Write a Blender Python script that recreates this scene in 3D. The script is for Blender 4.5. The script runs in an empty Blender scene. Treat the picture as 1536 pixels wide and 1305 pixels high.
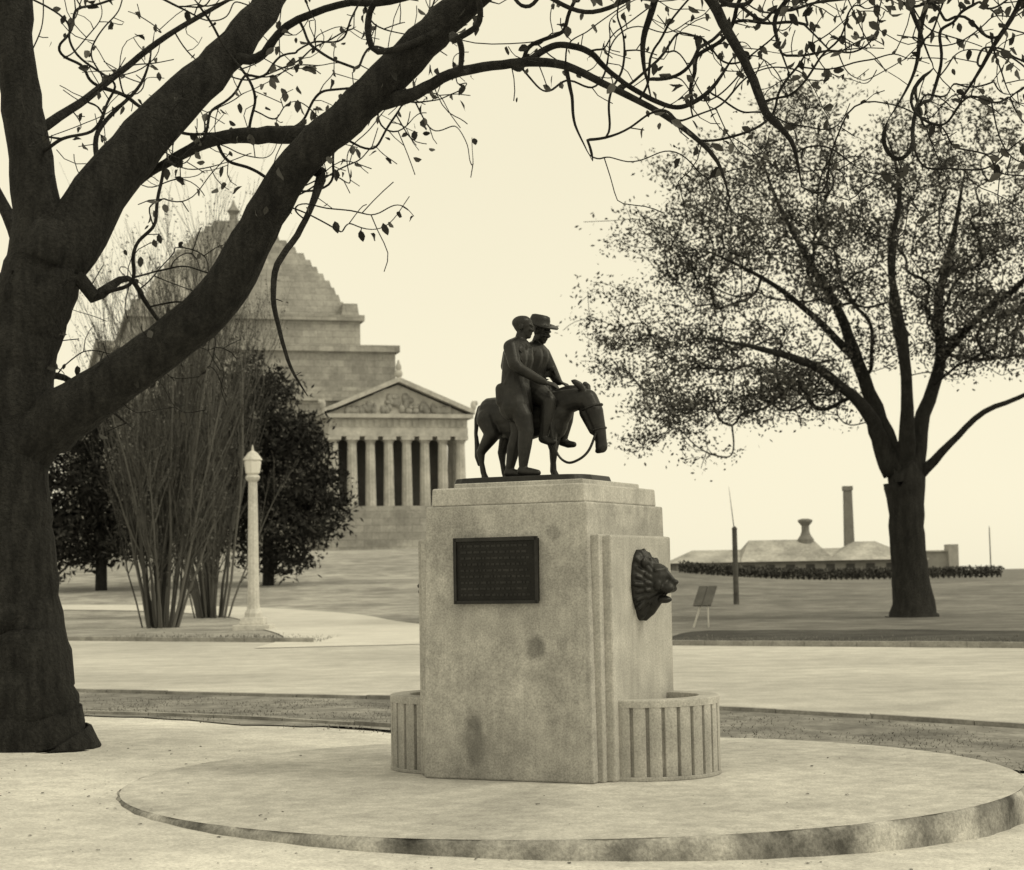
import bpy, bmesh, math, random
import numpy as np
from mathutils import Vector, Matrix
R = random.Random(7)
NR = np.random.default_rng(11)
scene = bpy.context.scene
scene.view_settings.view_transform = 'Standard'
scene.view_settings.look = 'None'
scene.view_settings.exposure = 0

# ------------------------------------------------------------------ materials
def g(v): return (v, v*0.975, v*0.91, 1)

def M(name, dark, light, scale=3.0, rough=0.9, fine=60.0, fine_amt=0.25, bump=0.3, bump_dist=0.01,
      coord='Object', stretch=(1, 1, 1), metallic=0.0, big=None, mid=None, extra=None, spec=0.3):
    m = bpy.data.materials.new(name); m.use_nodes = True
    nt = m.node_tree; N = nt.nodes; L = nt.links
    b = N['Principled BSDF']
    b.inputs['Roughness'].default_value = rough
    b.inputs['Metallic'].default_value = metallic
    b.inputs['Specular IOR Level'].default_value = spec
    if coord == 'Position':
        src = N.new('ShaderNodeNewGeometry').outputs['Position']
    else:
        src = N.new('ShaderNodeTexCoord').outputs['Object']
    mp = N.new('ShaderNodeMapping'); mp.inputs['Scale'].default_value = stretch
    L.new(src, mp.inputs['Vector'])
    n1 = N.new('ShaderNodeTexNoise'); n1.inputs['Scale'].default_value = scale
    n1.inputs['Detail'].default_value = 5; n1.inputs['Roughness'].default_value = 0.62
    L.new(mp.outputs[0], n1.inputs['Vector'])
    cr = N.new('ShaderNodeValToRGB')
    cr.color_ramp.elements[0].position = 0.32; cr.color_ramp.elements[0].color = g(dark)
    cr.color_ramp.elements[1].position = 0.68; cr.color_ramp.elements[1].color = g(light)
    L.new(n1.outputs['Fac'], cr.inputs['Fac'])
    col = cr.outputs['Color']
    n2 = N.new('ShaderNodeTexNoise'); n2.inputs['Scale'].default_value = fine
    n2.inputs['Detail'].default_value = 3; n2.inputs['Roughness'].default_value = 0.7
    L.new(src, n2.inputs['Vector'])
    def mulcol(col, facsock, lo, hi, f0=0.3, f1=0.7):
        mr = N.new('ShaderNodeMapRange')
        mr.inputs['From Min'].default_value = f0; mr.inputs['From Max'].default_value = f1
        mr.inputs['To Min'].default_value = lo; mr.inputs['To Max'].default_value = hi
        L.new(facsock, mr.inputs['Value'])
        mx = N.new('ShaderNodeVectorMath'); mx.operation = 'SCALE'
        L.new(col, mx.inputs[0]); L.new(mr.outputs[0], mx.inputs['Scale'])
        return mx.outputs[0]
    col = mulcol(col, n2.outputs['Fac'], 1-fine_amt, 1+fine_amt)
    for q in (big, mid):
        if q:
            n3 = N.new('ShaderNodeTexNoise'); n3.inputs['Scale'].default_value = q[0]
            n3.inputs['Detail'].default_value = 3; L.new(src, n3.inputs['Vector'])
            col = mulcol(col, n3.outputs['Fac'], q[1], q[2], 0.38, 0.62)
    if extra: col = extra(nt, src, col, mulcol)
    L.new(col, b.inputs['Base Color'])
    if bump > 0:
        bp = N.new('ShaderNodeBump'); bp.inputs['Strength'].default_value = bump
        bp.inputs['Distance'].default_value = bump_dist
        L.new(n2.outputs['Fac'], bp.inputs['Height']); L.new(bp.outputs[0], b.inputs['Normal'])
    return m

def MI(name, lo, hi, clump=None):
    """leaf / twig material: each leaf or twig its own tone, optional larger light and dark clumps"""
    m = bpy.data.materials.new(name); m.use_nodes = True
    nt = m.node_tree; N = nt.nodes; L = nt.links; b = N['Principled BSDF']
    b.inputs['Roughness'].default_value = .85; b.inputs['Specular IOR Level'].default_value = .2
    ge = N.new('ShaderNodeNewGeometry'); cr = N.new('ShaderNodeValToRGB')
    cr.color_ramp.elements[0].color = g(lo); cr.color_ramp.elements[1].color = g(hi)
    L.new(ge.outputs['Random Per Island'], cr.inputs['Fac']); col = cr.outputs[0]
    if clump:
        n3 = N.new('ShaderNodeTexNoise'); n3.inputs['Scale'].default_value = clump[0]; n3.inputs['Detail'].default_value = 1
        L.new(ge.outputs['Position'], n3.inputs['Vector'])
        mr = N.new('ShaderNodeMapRange'); mr.inputs['From Min'].default_value = .36; mr.inputs['From Max'].default_value = .64
        mr.inputs['To Min'].default_value = clump[1]; mr.inputs['To Max'].default_value = clump[2]
        L.new(n3.outputs['Fac'], mr.inputs['Value'])
        mx = N.new('ShaderNodeVectorMath'); mx.operation = 'SCALE'; L.new(col, mx.inputs[0]); L.new(mr.outputs[0], mx.inputs['Scale']); col = mx.outputs[0]
    L.new(col, b.inputs['Base Color'])
    return m

def stains(lst, streak=(.86, 1.05)):
    def f(nt, src, col, mulcol):
        N, L = nt.nodes, nt.links
        nz = N.new('ShaderNodeTexNoise'); nz.inputs['Scale'].default_value = 14; L.new(src, nz.inputs['Vector'])
        for c, r, s in lst:
            sub = N.new('ShaderNodeVectorMath'); sub.operation = 'SUBTRACT'
            L.new(src, sub.inputs[0]); sub.inputs[1].default_value = c
            dv = N.new('ShaderNodeVectorMath'); dv.operation = 'DIVIDE'
            L.new(sub.outputs[0], dv.inputs[0]); dv.inputs[1].default_value = r
            ln = N.new('ShaderNodeVectorMath'); ln.operation = 'LENGTH'; L.new(dv.outputs[0], ln.inputs[0])
            ad = N.new('ShaderNodeMath'); ad.operation = 'MULTIPLY_ADD'
            L.new(nz.outputs['Fac'], ad.inputs[0]); ad.inputs[1].default_value = 0.6
            L.new(ln.outputs['Value'], ad.inputs[2])
            col = mulcol(col, ad.outputs[0], s, 1.0, 0.95, 1.45)
        mp = N.new('ShaderNodeMapping'); mp.inputs['Scale'].default_value = (7, 7, 0.7); L.new(src, mp.inputs['Vector'])
        ns = N.new('ShaderNodeTexNoise'); ns.inputs['Scale'].default_value = 1.0; ns.inputs['Detail'].default_value = 5
        ns.inputs['Roughness'].default_value = .7
        L.new(mp.outputs[0], ns.inputs['Vector'])
        col = mulcol(col, ns.outputs['Fac'], streak[0], streak[1], 0.35, 0.62)
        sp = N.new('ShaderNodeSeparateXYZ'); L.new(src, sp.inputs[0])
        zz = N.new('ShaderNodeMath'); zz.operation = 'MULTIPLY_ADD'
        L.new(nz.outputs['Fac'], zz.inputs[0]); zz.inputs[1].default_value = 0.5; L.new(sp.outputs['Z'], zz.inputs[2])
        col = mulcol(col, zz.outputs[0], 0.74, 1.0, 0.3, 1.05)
        return col
    return f

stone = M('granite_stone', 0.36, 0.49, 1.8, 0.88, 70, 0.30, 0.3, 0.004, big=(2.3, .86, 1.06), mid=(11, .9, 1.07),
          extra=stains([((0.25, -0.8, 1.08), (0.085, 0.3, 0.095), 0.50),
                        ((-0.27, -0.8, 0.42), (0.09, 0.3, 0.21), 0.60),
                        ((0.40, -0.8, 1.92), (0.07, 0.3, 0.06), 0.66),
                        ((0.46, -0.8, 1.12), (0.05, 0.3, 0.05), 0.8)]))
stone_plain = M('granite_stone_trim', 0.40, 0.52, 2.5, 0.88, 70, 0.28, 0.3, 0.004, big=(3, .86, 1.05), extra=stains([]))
bronze = M('dark_bronze', 0.007, 0.024, 9, 0.45, 60, 0.3, 0.3, 0.004, metallic=0.2, spec=0.4)
bronze_plaque = M('plaque_bronze', 0.009, 0.017, 9, 0.65, 80, 0.4, 0.5, 0.004, metallic=0.2)
slabm = M('worn_concrete', 0.42, 0.57, 1.1, 0.95, 55, 0.26, 0.4, 0.008, big=(0.8, 0.84, 1.06), mid=(7, .86, 1.06))
slab_edge = M('mossy_concrete_edge', 0.10, 0.55, 3.2, 0.95, 50, 0.3, 0.6, 0.012, big=(1.4, 0.55, 1.1))
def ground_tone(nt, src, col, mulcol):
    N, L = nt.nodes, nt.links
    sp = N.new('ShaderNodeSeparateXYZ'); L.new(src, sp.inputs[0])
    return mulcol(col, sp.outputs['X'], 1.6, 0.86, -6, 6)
gravelm = M('pale_gravel', 0.55, 0.70, 1.0, 0.97, 38, 0.24, 0.6, 0.012, coord='Position', big=(0.4, 0.86, 1.04), mid=(6, .88, 1.05))
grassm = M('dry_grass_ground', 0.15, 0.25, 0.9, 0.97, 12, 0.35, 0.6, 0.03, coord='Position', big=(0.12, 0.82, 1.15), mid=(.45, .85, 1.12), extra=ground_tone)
darkstripm = M('dark_ground_strip', 0.03, 0.07, 1.0, 0.97, 12, 0.35, 0.6, 0.03, coord='Position', big=(0.3, 0.8, 1.3))  # plain darker tone for the ground strip beyond the far kerb
roadm = M('pale_asphalt', 0.45, 0.57, 0.5, 0.95, 30, 0.16, 0.25, 0.006, coord='Position', stretch=(1, 3, 1), big=(0.15, 0.82, 1.06), mid=(2.2, .9, 1.05))
vergem = M('verge_grass', 0.14, 0.29, 1.4, 0.97, 20, 0.25, 0.5, 0.015, coord='Position', big=(0.5, 0.75, 1.15), mid=(4, .85, 1.12))
kerbm = M('kerb_stone', 0.18, 0.40, 2.0, 0.9, 30, 0.2, 0.3, 0.01, coord='Position')
pathm = M('pale_path', 0.54, 0.66, 0.7, 0.95, 20, 0.12, 0.2, 0.006, coord='Position')
bladem = MI('grass_blades', 0.12, 0.26)
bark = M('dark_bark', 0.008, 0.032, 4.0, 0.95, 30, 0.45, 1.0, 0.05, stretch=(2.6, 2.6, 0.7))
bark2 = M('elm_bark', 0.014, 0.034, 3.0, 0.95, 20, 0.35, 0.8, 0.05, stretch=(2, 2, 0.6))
twigm = MI('bare_stem_bark', 0.035, 0.14)
leafm = MI('autumn_leaves', 0.02, 0.11)
crownm = MI('elm_foliage', 0.03, 0.13, (.55, .6, 1.35))
conm = MI('conifer_foliage', 0.010, 0.040, (.5, .6, 1.4))  # foliage tone raised slightly for haze, painted in
haze_leafm = MI('thin_grey_foliage', 0.04, 0.12)
shrinestone = M('shrine_granite', 0.31, 0.45, 0.22, 0.9, 3.0, 0.16, 0.2, 0.05, big=(0.08, 0.82, 1.08), mid=(.6, .88, 1.07))  # stone colour lightened to carry distance haze
columnstone = M('shrine_column_granite', 0.40, 0.54, 0.3, 0.9, 3.0, 0.15, 0.2, 0.05, mid=(.6, .9, 1.05))
shrine_shade = M('shrine_recess_shade', 0.09, 0.13, 0.3, 0.9, 2.0, 0.1, 0)  # shade under the portico ceiling put into this darker stone colour
lampm = M('painted_lamp_post', 0.48, 0.64, 1.5, 0.6, 12, 0.14, 0.1)
lampglass = M('opal_glass', 0.72, 0.80, 1.5, 0.25, 20, 0.04, 0)
dark_wood = M('weathered_wood', 0.06, 0.12, 3, 0.85, 20, 0.2, 0.2)
wallm = M('rendered_wall', 0.26, 0.38, 0.3, 0.9, 3, 0.12, 0)
roofm = M('slate_roof', 0.28, 0.44, 0.5, 0.85, 4, 0.2, 0, big=(.25, .85, 1.1))
windm = M('dark_window', 0.05, 0.08, 1, 0.3, 4, 0.1, 0)
brickm = M('chimney_brick', 0.16, 0.24, 0.6, 0.9, 5, 0.15, 0)  # haze over the far stack mixed into this paler brick
hedgem = MI('hedge_leaves', 0.04, 0.10)  # far hedge leaves made paler in colour for haze
paintm = M('white_paint', 0.5, 0.68, 2, 0.6, 30, 0.08, 0)
signm = M('notice_face', 0.07, 0.13, 3, 0.6, 30, 0.2, 0)

def shrine_courses(m):
    nt = m.node_tree; N = nt.nodes; L = nt.links
    b = N['Principled BSDF']; old = b.inputs['Base Color'].links[0].from_socket
    tc = N.new('ShaderNodeTexCoord')
    sp = N.new('ShaderNodeSeparateXYZ'); L.new(tc.outputs['Object'], sp.inputs[0])
    ad = N.new('ShaderNodeMath'); ad.operation = 'ADD'; L.new(sp.outputs['X'], ad.inputs[0]); L.new(sp.outputs['Y'], ad.inputs[1])
    cb = N.new('ShaderNodeCombineXYZ'); L.new(ad.outputs[0], cb.inputs['X']); L.new(sp.outputs['Z'], cb.inputs['Y'])
    br = N.new('ShaderNodeTexBrick'); br.inputs['Scale'].default_value = 1.0
    br.inputs['Brick Width'].default_value = 1.9; br.inputs['Row Height'].default_value = 0.8
    br.inputs['Mortar Size'].default_value = 0.035
    br.inputs['Color1'].default_value = (1.05, 1.05, 1.05, 1); br.inputs['Color2'].default_value = (.80, .80, .80, 1)
    br.inputs['Mortar'].default_value = (.68, .68, .68, 1)
    L.new(cb.outputs[0], br.inputs['Vector'])
    mx = N.new('ShaderNodeVectorMath'); mx.operation = 'MULTIPLY'
    L.new(old, mx.inputs[0]); L.new(br.outputs['Color'], mx.inputs[1]); L.new(mx.outputs[0], b.inputs['Base Color'])
shrine_courses(shrinestone)

# ------------------------------------------------------------------ mesh builder
def empty(name, loc=(0, 0, 0), rz=0.0):
    e = bpy.data.objects.new(name, None); e.location = loc; e.rotation_euler = (0, 0, rz)
    e.empty_display_size = 0.2
    scene.collection.objects.link(e); return e

class B:
    def __init__(s): s.v = []; s.f = []
    def poly(s, vs, fs):
        o = len(s.v); s.v += [tuple(p) for p in vs]; s.f += [tuple(i+o for i in f) for f in fs]
    def box(s, x0, x1, y0, y1, z0, z1, tx=0, ty=0):
        s.poly([(x0, y0, z0), (x1, y0, z0), (x1, y1, z0), (x0, y1, z0),
                (x0+tx, y0+ty, z1), (x1-tx, y0+ty, z1), (x1-tx, y1-ty, z1), (x0+tx, y1-ty, z1)],
               [(0, 3, 2, 1), (4, 5, 6, 7), (0, 1, 5, 4), (1, 2, 6, 5), (2, 3, 7, 6), (3, 0, 4, 7)])
    def prism(s, pts, z0, z1, scale_top=1.0):
        n = len(pts); cx = sum(p[0] for p in pts)/n; cy = sum(p[1] for p in pts)/n
        vs = [(x, y, z0) for x, y in pts]+[(cx+(x-cx)*scale_top, cy+(y-cy)*scale_top, z1) for x, y in pts]
        s.poly(vs, [tuple(range(n))[::-1], tuple(range(n, 2*n))]+[(i, (i+1) % n, (i+1) % n+n, i+n) for i in range(n)])
    def lathe(s, prof, n=24, c=(0, 0, 0), flute=0):
        vs = []; fs = []
        for r, z in prof:
            for i in range(n):
                a = 2*math.pi*i/n; rr = r*(1-(flute if i % 2 else 0))
                vs.append((c[0]+rr*math.cos(a), c[1]+rr*math.sin(a), c[2]+z))
        for k in range(len(prof)-1):
            for i in range(n):
                j = (i+1) % n; fs.append((k*n+i, k*n+j, (k+1)*n+j, (k+1)*n+i))
        fs.append(tuple(range(n))[::-1]); fs.append(tuple((len(prof)-1)*n+i for i in range(n)))
        s.poly(vs, fs)
    def tube(s, pts, rad, n=6, jit=0.0):
        pts = [Vector(p) for p in pts]; m = len(pts)
        if m < 2: return
        vs = []; fs = []
        t = (pts[1]-pts[0]).normalized()
        a = Vector((1, 0, 0)) if abs(t.x) < .8 else Vector((0, 1, 0))
        u = t.cross(a).normalized(); ph = R.uniform(0, 6)
        for k in range(m):
            t = (pts[min(k+1, m-1)]-pts[max(k-1, 0)])
            if t.length < 1e-7: t = Vector((0, 0, 1))
            t.normalize()
            u = (u-t*u.dot(t))
            if u.length < 1e-5: u = t.orthogonal()
            u.normalize(); w = t.cross(u)
            for i in range(n):
                an = 2*math.pi*i/n; r = rad[k]
                if jit: r *= 1+jit*(math.sin(an*3+k*.35+ph)*.5+math.sin(an*5-k*.6+1)*.35+R.uniform(-.35, .35))
                vs.append(pts[k]+u*(math.cos(an)*r)+w*(math.sin(an)*r))
        for k in range(m-1):
            for i in range(n):
                j = (i+1) % n; fs.append((k*n+i, k*n+j, (k+1)*n+j, (k+1)*n+i))
        fs.append(tuple(range(n))[::-1]); fs.append(tuple((m-1)*n+i for i in range(n)))
        s.poly(vs, fs)
    def cap(s, p0, r0, p1, r1, n=14):
        p0 = Vector(p0); p1 = Vector(p1); d = p1-p0; L = max(d.length, 1e-5); t = d.normalized() if d.length > 1e-5 else Vector((0, 0, 1))
        u = t.orthogonal().normalized(); w = t.cross(u)
        prof = []
        for k in range(1, 6):
            a = math.pi/2*(1-k/5); prof.append((r0*math.cos(a), -r0*math.sin(a)))
        for k in range(0, 5):
            a = math.pi/2*k/5; prof.append((r1*math.cos(a), L+r1*math.sin(a)))
        vs = []; fs = []
        for r, z in prof:
            for i in range(n):
                an = 2*math.pi*i/n; vs.append(p0+t*z+u*(r*math.cos(an))+w*(r*math.sin(an)))
        m = len(prof)
        for k in range(m-1):
            for i in range(n):
                j = (i+1) % n; fs.append((k*n+i, k*n+j, (k+1)*n+j, (k+1)*n+i))
        fs.append(tuple(range(n))[::-1]); fs.append(tuple((m-1)*n+i for i in range(n)))
        s.poly(vs, fs)
    def chain(s, pr):
        for a, b in zip(pr[:-1], pr[1:]): s.cap(a[0], a[1], b[0], b[1])
    def ell(s, c, r, rot=None, n=14, m=9):
        vs = []; fs = []; c = Vector(c)
        for k in range(1, m):
            ph = math.pi*k/m
            for i in range(n):
                an = 2*math.pi*i/n
                p = Vector((r[0]*math.sin(ph)*math.cos(an), r[1]*math.sin(ph)*math.sin(an), -r[2]*math.cos(ph)))
                if rot: p = rot @ p
                vs.append(c+p)
        for k in range(m-2):
            for i in range(n):
                j = (i+1) % n; fs.append((k*n+i, k*n+j, (k+1)*n+j, (k+1)*n+i))
        fs.append(tuple(range(n))[::-1]); fs.append(tuple((m-2)*n+i for i in range(n)))
        s.poly(vs, fs)
    def obj(s, name, mat, parent=None, smooth=False, bevel=0, remesh=0, sm_it=4):
        me = bpy.data.meshes.new(name); me.from_pydata(s.v, [], s.f); me.update()
        if remesh or bevel:
            bm = bmesh.new(); bm.from_mesh(me); bmesh.ops.recalc_face_normals(bm, faces=bm.faces); bm.to_mesh(me); bm.free()
        me.materials.append(mat)
        if smooth: me.polygons.foreach_set('use_smooth', [True]*len(me.polygons))
        ob = bpy.data.objects.new(name, me); scene.collection.objects.link(ob)
        if parent: ob.parent = parent
        if bevel:
            bv = ob.modifiers.new('bevel', 'BEVEL'); bv.width = bevel; bv.segments = 2; bv.limit_method = 'ANGLE'
        if remesh:
            rm = ob.modifiers.new('remesh', 'REMESH'); rm.mode = 'VOXEL'; rm.voxel_size = remesh; rm.use_smooth_shade = True
            sm = ob.modifiers.new('smooth', 'SMOOTH'); sm.factor = 0.5; sm.iterations = sm_it
        return ob

def smst(a, b, t):
    t = min(1, max(0, (t-a)/(b-a))); return t*t*(3-2*t)

# ------------------------------------------------------------------ terrain
def H(x, y):
    h = 1.0*smst(58, 130, y)+3.6*smst(75, 185, y)*(1-smst(-4, 24, x))
    h += -0.030*min(6, max(-5, x))*(1-smst(18.5, 24, y))
    return h

def sheet(name, xs, ys, off, mat, fy=None):
    b = B(); nx = len(xs); ny = len(ys); vs = []; fs = []
    for j in range(ny):
        for i in range(nx):
            x = xs[i]; y = fy(x, ys[j]) if fy else ys[j]
            vs.append((x, y, H(x, y)+off))
    for j in range(ny-1):
        for i in range(nx-1):
            fs.append((j*nx+i, j*nx+i+1, (j+1)*nx+i+1, (j+1)*nx+i))
    b.poly(vs, fs); return b.obj(name, mat, smooth=True)

def frange(a, b, n): return [a+(b-a)*i/(n-1) for i in range(n)]
gx = [-1500, -800, -400, -250, -180]+frange(-130, -32, 34)+frange(-30, 30, 81)+frange(32, 130, 34)+[180, 250, 400, 800, 1500]
gy = [-30, -15]+frange(-5, 62, 112)+frange(64, 200, 69)+[220, 260, 320, 450, 700, 1200, 2500, 4500]
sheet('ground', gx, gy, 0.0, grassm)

def near_edge(x): return 17.8-0.60*x        # gravel -> grass verge
def road_near(x): return 22.9-0.60*x
def road_far(x): return 43.0-0.68*x
wob = lambda x: 0.35*math.sin(x*1.3)+0.2*math.sin(x*3.1+1)+.1*math.sin(x*7.7)+.06*math.sin(x*17.1+2)
sheet('gravel_forecourt', frange(-30, 27, 330), frange(0, 1, 40), 0.012, gravelm, lambda x, t: -6+(max(near_edge(x), -5)+wob(x)*.6+6)*t)
sheet('grass_verge', frange(-40, 34, 340), frange(0, 1, 12), 0.024, vergem, lambda x, t: near_edge(x)+.6*wob(x+2)-0.1+(road_near(x)-near_edge(x)-.6*wob(x+2)+0.1)*t)
sheet('road', frange(-40, 34, 75), frange(0, 1, 26), 0.016, roadm, lambda x, t: road_near(x)+0.2+(road_far(x)-road_near(x)-0.2)*t)
sheet('kerbside_dark_strip', frange(2.6, 33, 120), frange(0, 1, 14), 0.02, darkstripm, lambda x, t: road_far(x)+0.22+(12+1.5*wob(x*.6))*t*smst(2.6, 5.5, x))  # darker band of ground along the far kerb, right side
def strip(name, xs, fy, w, z0, z1, mat):
    b = B()
    for x0, x1 in zip(xs[:-1], xs[1:]):
        y0, y1 = fy(x0), fy(x1); h0, h1 = H(x0, y0), H(x1, y1); g_ = 0.01
        dz = R.uniform(-.008, .008)
        b.poly([(x0+g_, y0, h0+z0), (x1, y1, h1+z0), (x1, y1+w, h1+z0), (x0+g_, y0+w, h0+z0),
                (x0+g_, y0, h0+z1+dz), (x1, y1, h1+z1+dz), (x1, y1+w, h1+z1+dz), (x0+g_, y0+w, h0+z1+dz)],
               [(0, 3, 2, 1), (4, 5, 6, 7), (0, 1, 5, 4), (1, 2, 6, 5), (2, 3, 7, 6), (3, 0, 4, 7)])
    return b.obj(name, mat)
strip('kerb', frange(-38, 33, 72), road_near, 0.15, -0.1, 0.07, kerbm)
strip('kerb', frange(-38, -5.2, 34), road_far, 0.22, -0.1, 0.13, kerbm)
strip('kerb', frange(2.2, 33, 32), road_far, 0.22, -0.1, 0.13, kerbm)
strip('stone_edging', frange(-7.5, -0.9, 9), lambda x: near_edge(x)+0.35, 0.09, -0.05, 0.06, kerbm)

def ribbon(name, pts, off, mat):
    b = B(); vs = []; fs = []; P = []
    for i in range(len(pts)-1):
        for t in range(8):
            p0 = pts[max(i-1, 0)]; p1 = pts[i]; p2 = pts[i+1]; p3 = pts[min(i+2, len(pts)-1)]; u = t/8
            P.append(tuple(0.5*((2*p1[k])+(-p0[k]+p2[k])*u+(2*p0[k]-5*p1[k]+4*p2[k]-p3[k])*u*u+(-p0[k]+3*p1[k]-3*p2[k]+p3[k])*u**3) for k in (0, 1, 2)))
    P.append(pts[-1])
    for i, p in enumerate(P):
        q = P[min(i+1, len(P)-1)]; o = P[max(i-1, 0)]
        d = Vector((q[0]-o[0], q[1]-o[1])).normalized(); n = Vector((-d.y, d.x))
        for k in range(7):
            s = (k/6-.5)*p[2]; x = p[0]+n.x*s; y = p[1]+n.y*s; vs.append((x, y, H(x, y)+off))
    for i in range(len(P)-1):
        for k in range(6): fs.append((i*7+k, i*7+k+1, (i+1)*7+k+1, (i+1)*7+k))
    b.poly(vs, fs); return b.obj(name, mat, smooth=True)
ribbon('driveway', [(-1.8, 43.9, 9), (-3.4, 52, 6.5), (-6.5, 64, 5.5), (-10.5, 78, 5), (-20, 87, 4.2), (-45, 92, 4)], 0.03, pathm)

# grass blades and litter
b = B()
for i in range(17000):
    x = R.uniform(-9, 9); t = R.random()
    y = near_edge(x)+0.1+(road_near(x)-near_edge(x)-0.2)*t+R.uniform(-.7, .05)
    if math.sin(x*2.1+y)*math.sin(y*1.7-x) < -0.2+R.uniform(-.5, .5): continue
    h = R.uniform(.012, .035); a = R.uniform(0, 6.28); w = .007; z = H(x, y)+.02
    dx, dy = math.cos(a)*w, math.sin(a)*w; lx, ly = R.uniform(-.03, .03), R.uniform(-.03, .03)
    b.poly([(x-dx, y-dy, z), (x+dx, y+dy, z), (x+lx, y+ly, z+h)], [(0, 1, 2)])
for i in range(8000):
    x = R.uniform(-12, 24); y = road_far(x)+.25+abs(R.gauss(0, 2.5))
    if -5 < x < 2: continue
    h = R.uniform(.04, .09); a = R.uniform(0, 6.28); w = .02; z = H(x, y)
    dx, dy = math.cos(a)*w, math.sin(a)*w
    b.poly([(x-dx, y-dy, z), (x+dx, y+dy, z), (x+R.uniform(-.05, .05), y, z+h)], [(0, 1, 2)])
b.obj('grass', bladem)
b = B()
for i in range(1500):
    x = R.uniform(-5, 5); y = R.uniform(8.5, 17)
    rr_ = math.hypot(x-.38, y-13.6)
    if rr_ < 3.34:
        if R.random() < .82: continue
        z = .123
    elif rr_ < 3.5: z = H(x, y)+.014
    else:
        if R.random() < .45 or y > near_edge(x)-.4: continue
        z = H(x, y)+.014
    s = R.choice([.004, .005, .006, .008, .010, .016]); n_ = R.randint(5, 7); a0 = R.uniform(0, 6.28)
    vs = [(x+math.cos(a0+k*6.283/n_)*s*R.uniform(.6, 1.1), y+math.sin(a0+k*6.283/n_)*s*R.uniform(.6, 1.1), z+R.uniform(0, .5)*s) for k in range(n_)]+[(x, y, z+s*.5)]
    b.poly(vs, [(k, (k+1) % n_, n_) for k in range(n_)])
b.obj('ground_litter', leafm)

# ------------------------------------------------------------------ circular slab
slab = empty('circular_plinth_slab', (0.38, 13.6, 0))
b = B(); n = 200; Rr = 3.3
prof = [(Rr+.016, -.4), (Rr+.012, 0.0), (Rr+.008, 0.085), (Rr-.004, .105), (Rr-.022, .117)]
vs = []; fs = []
for kk, (r, z) in enumerate(prof):
    for i in range(n):
        a = 2*math.pi*i/n; k = 1+.0022*math.sin(i*1.7)+.0018*math.sin(i*.61)+R.uniform(-.0012, .0012)
        vs.append((r*k*math.cos(a), r*k*math.sin(a), z+(R.uniform(-.012, .002) if .08 < z < .11 else 0)))
for k in range(len(prof)-1):
    for i in range(n): fs.append((k*n+i, k*n+(i+1) % n, (k+1)*n+(i+1) % n, (k+1)*n+i))
b.poly(vs, fs); b.obj('slab_edge', slab_edge, slab, smooth=True)
b = B(); vs = [(0, 0, .12)]; fs = []
rings = frange(.4, Rr-.02, 9)
for r in rings:
    for i in range(n):
        a = 2*math.pi*i/n; vs.append((r*math.cos(a), r*math.sin(a), .12-(0.003 if r > 3.2 else 0)))
for i in range(n): fs.append((0, 1+i, 1+(i+1) % n))
for k in range(len(rings)-1):
    for i in range(n): fs.append((1+k*n+i, 1+(k+1)*n+i, 1+(k+1)*n+(i+1) % n, 1+k*n+(i+1) % n))
b.poly(vs, fs); b.obj('slab_top', slabm, slab)

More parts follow.
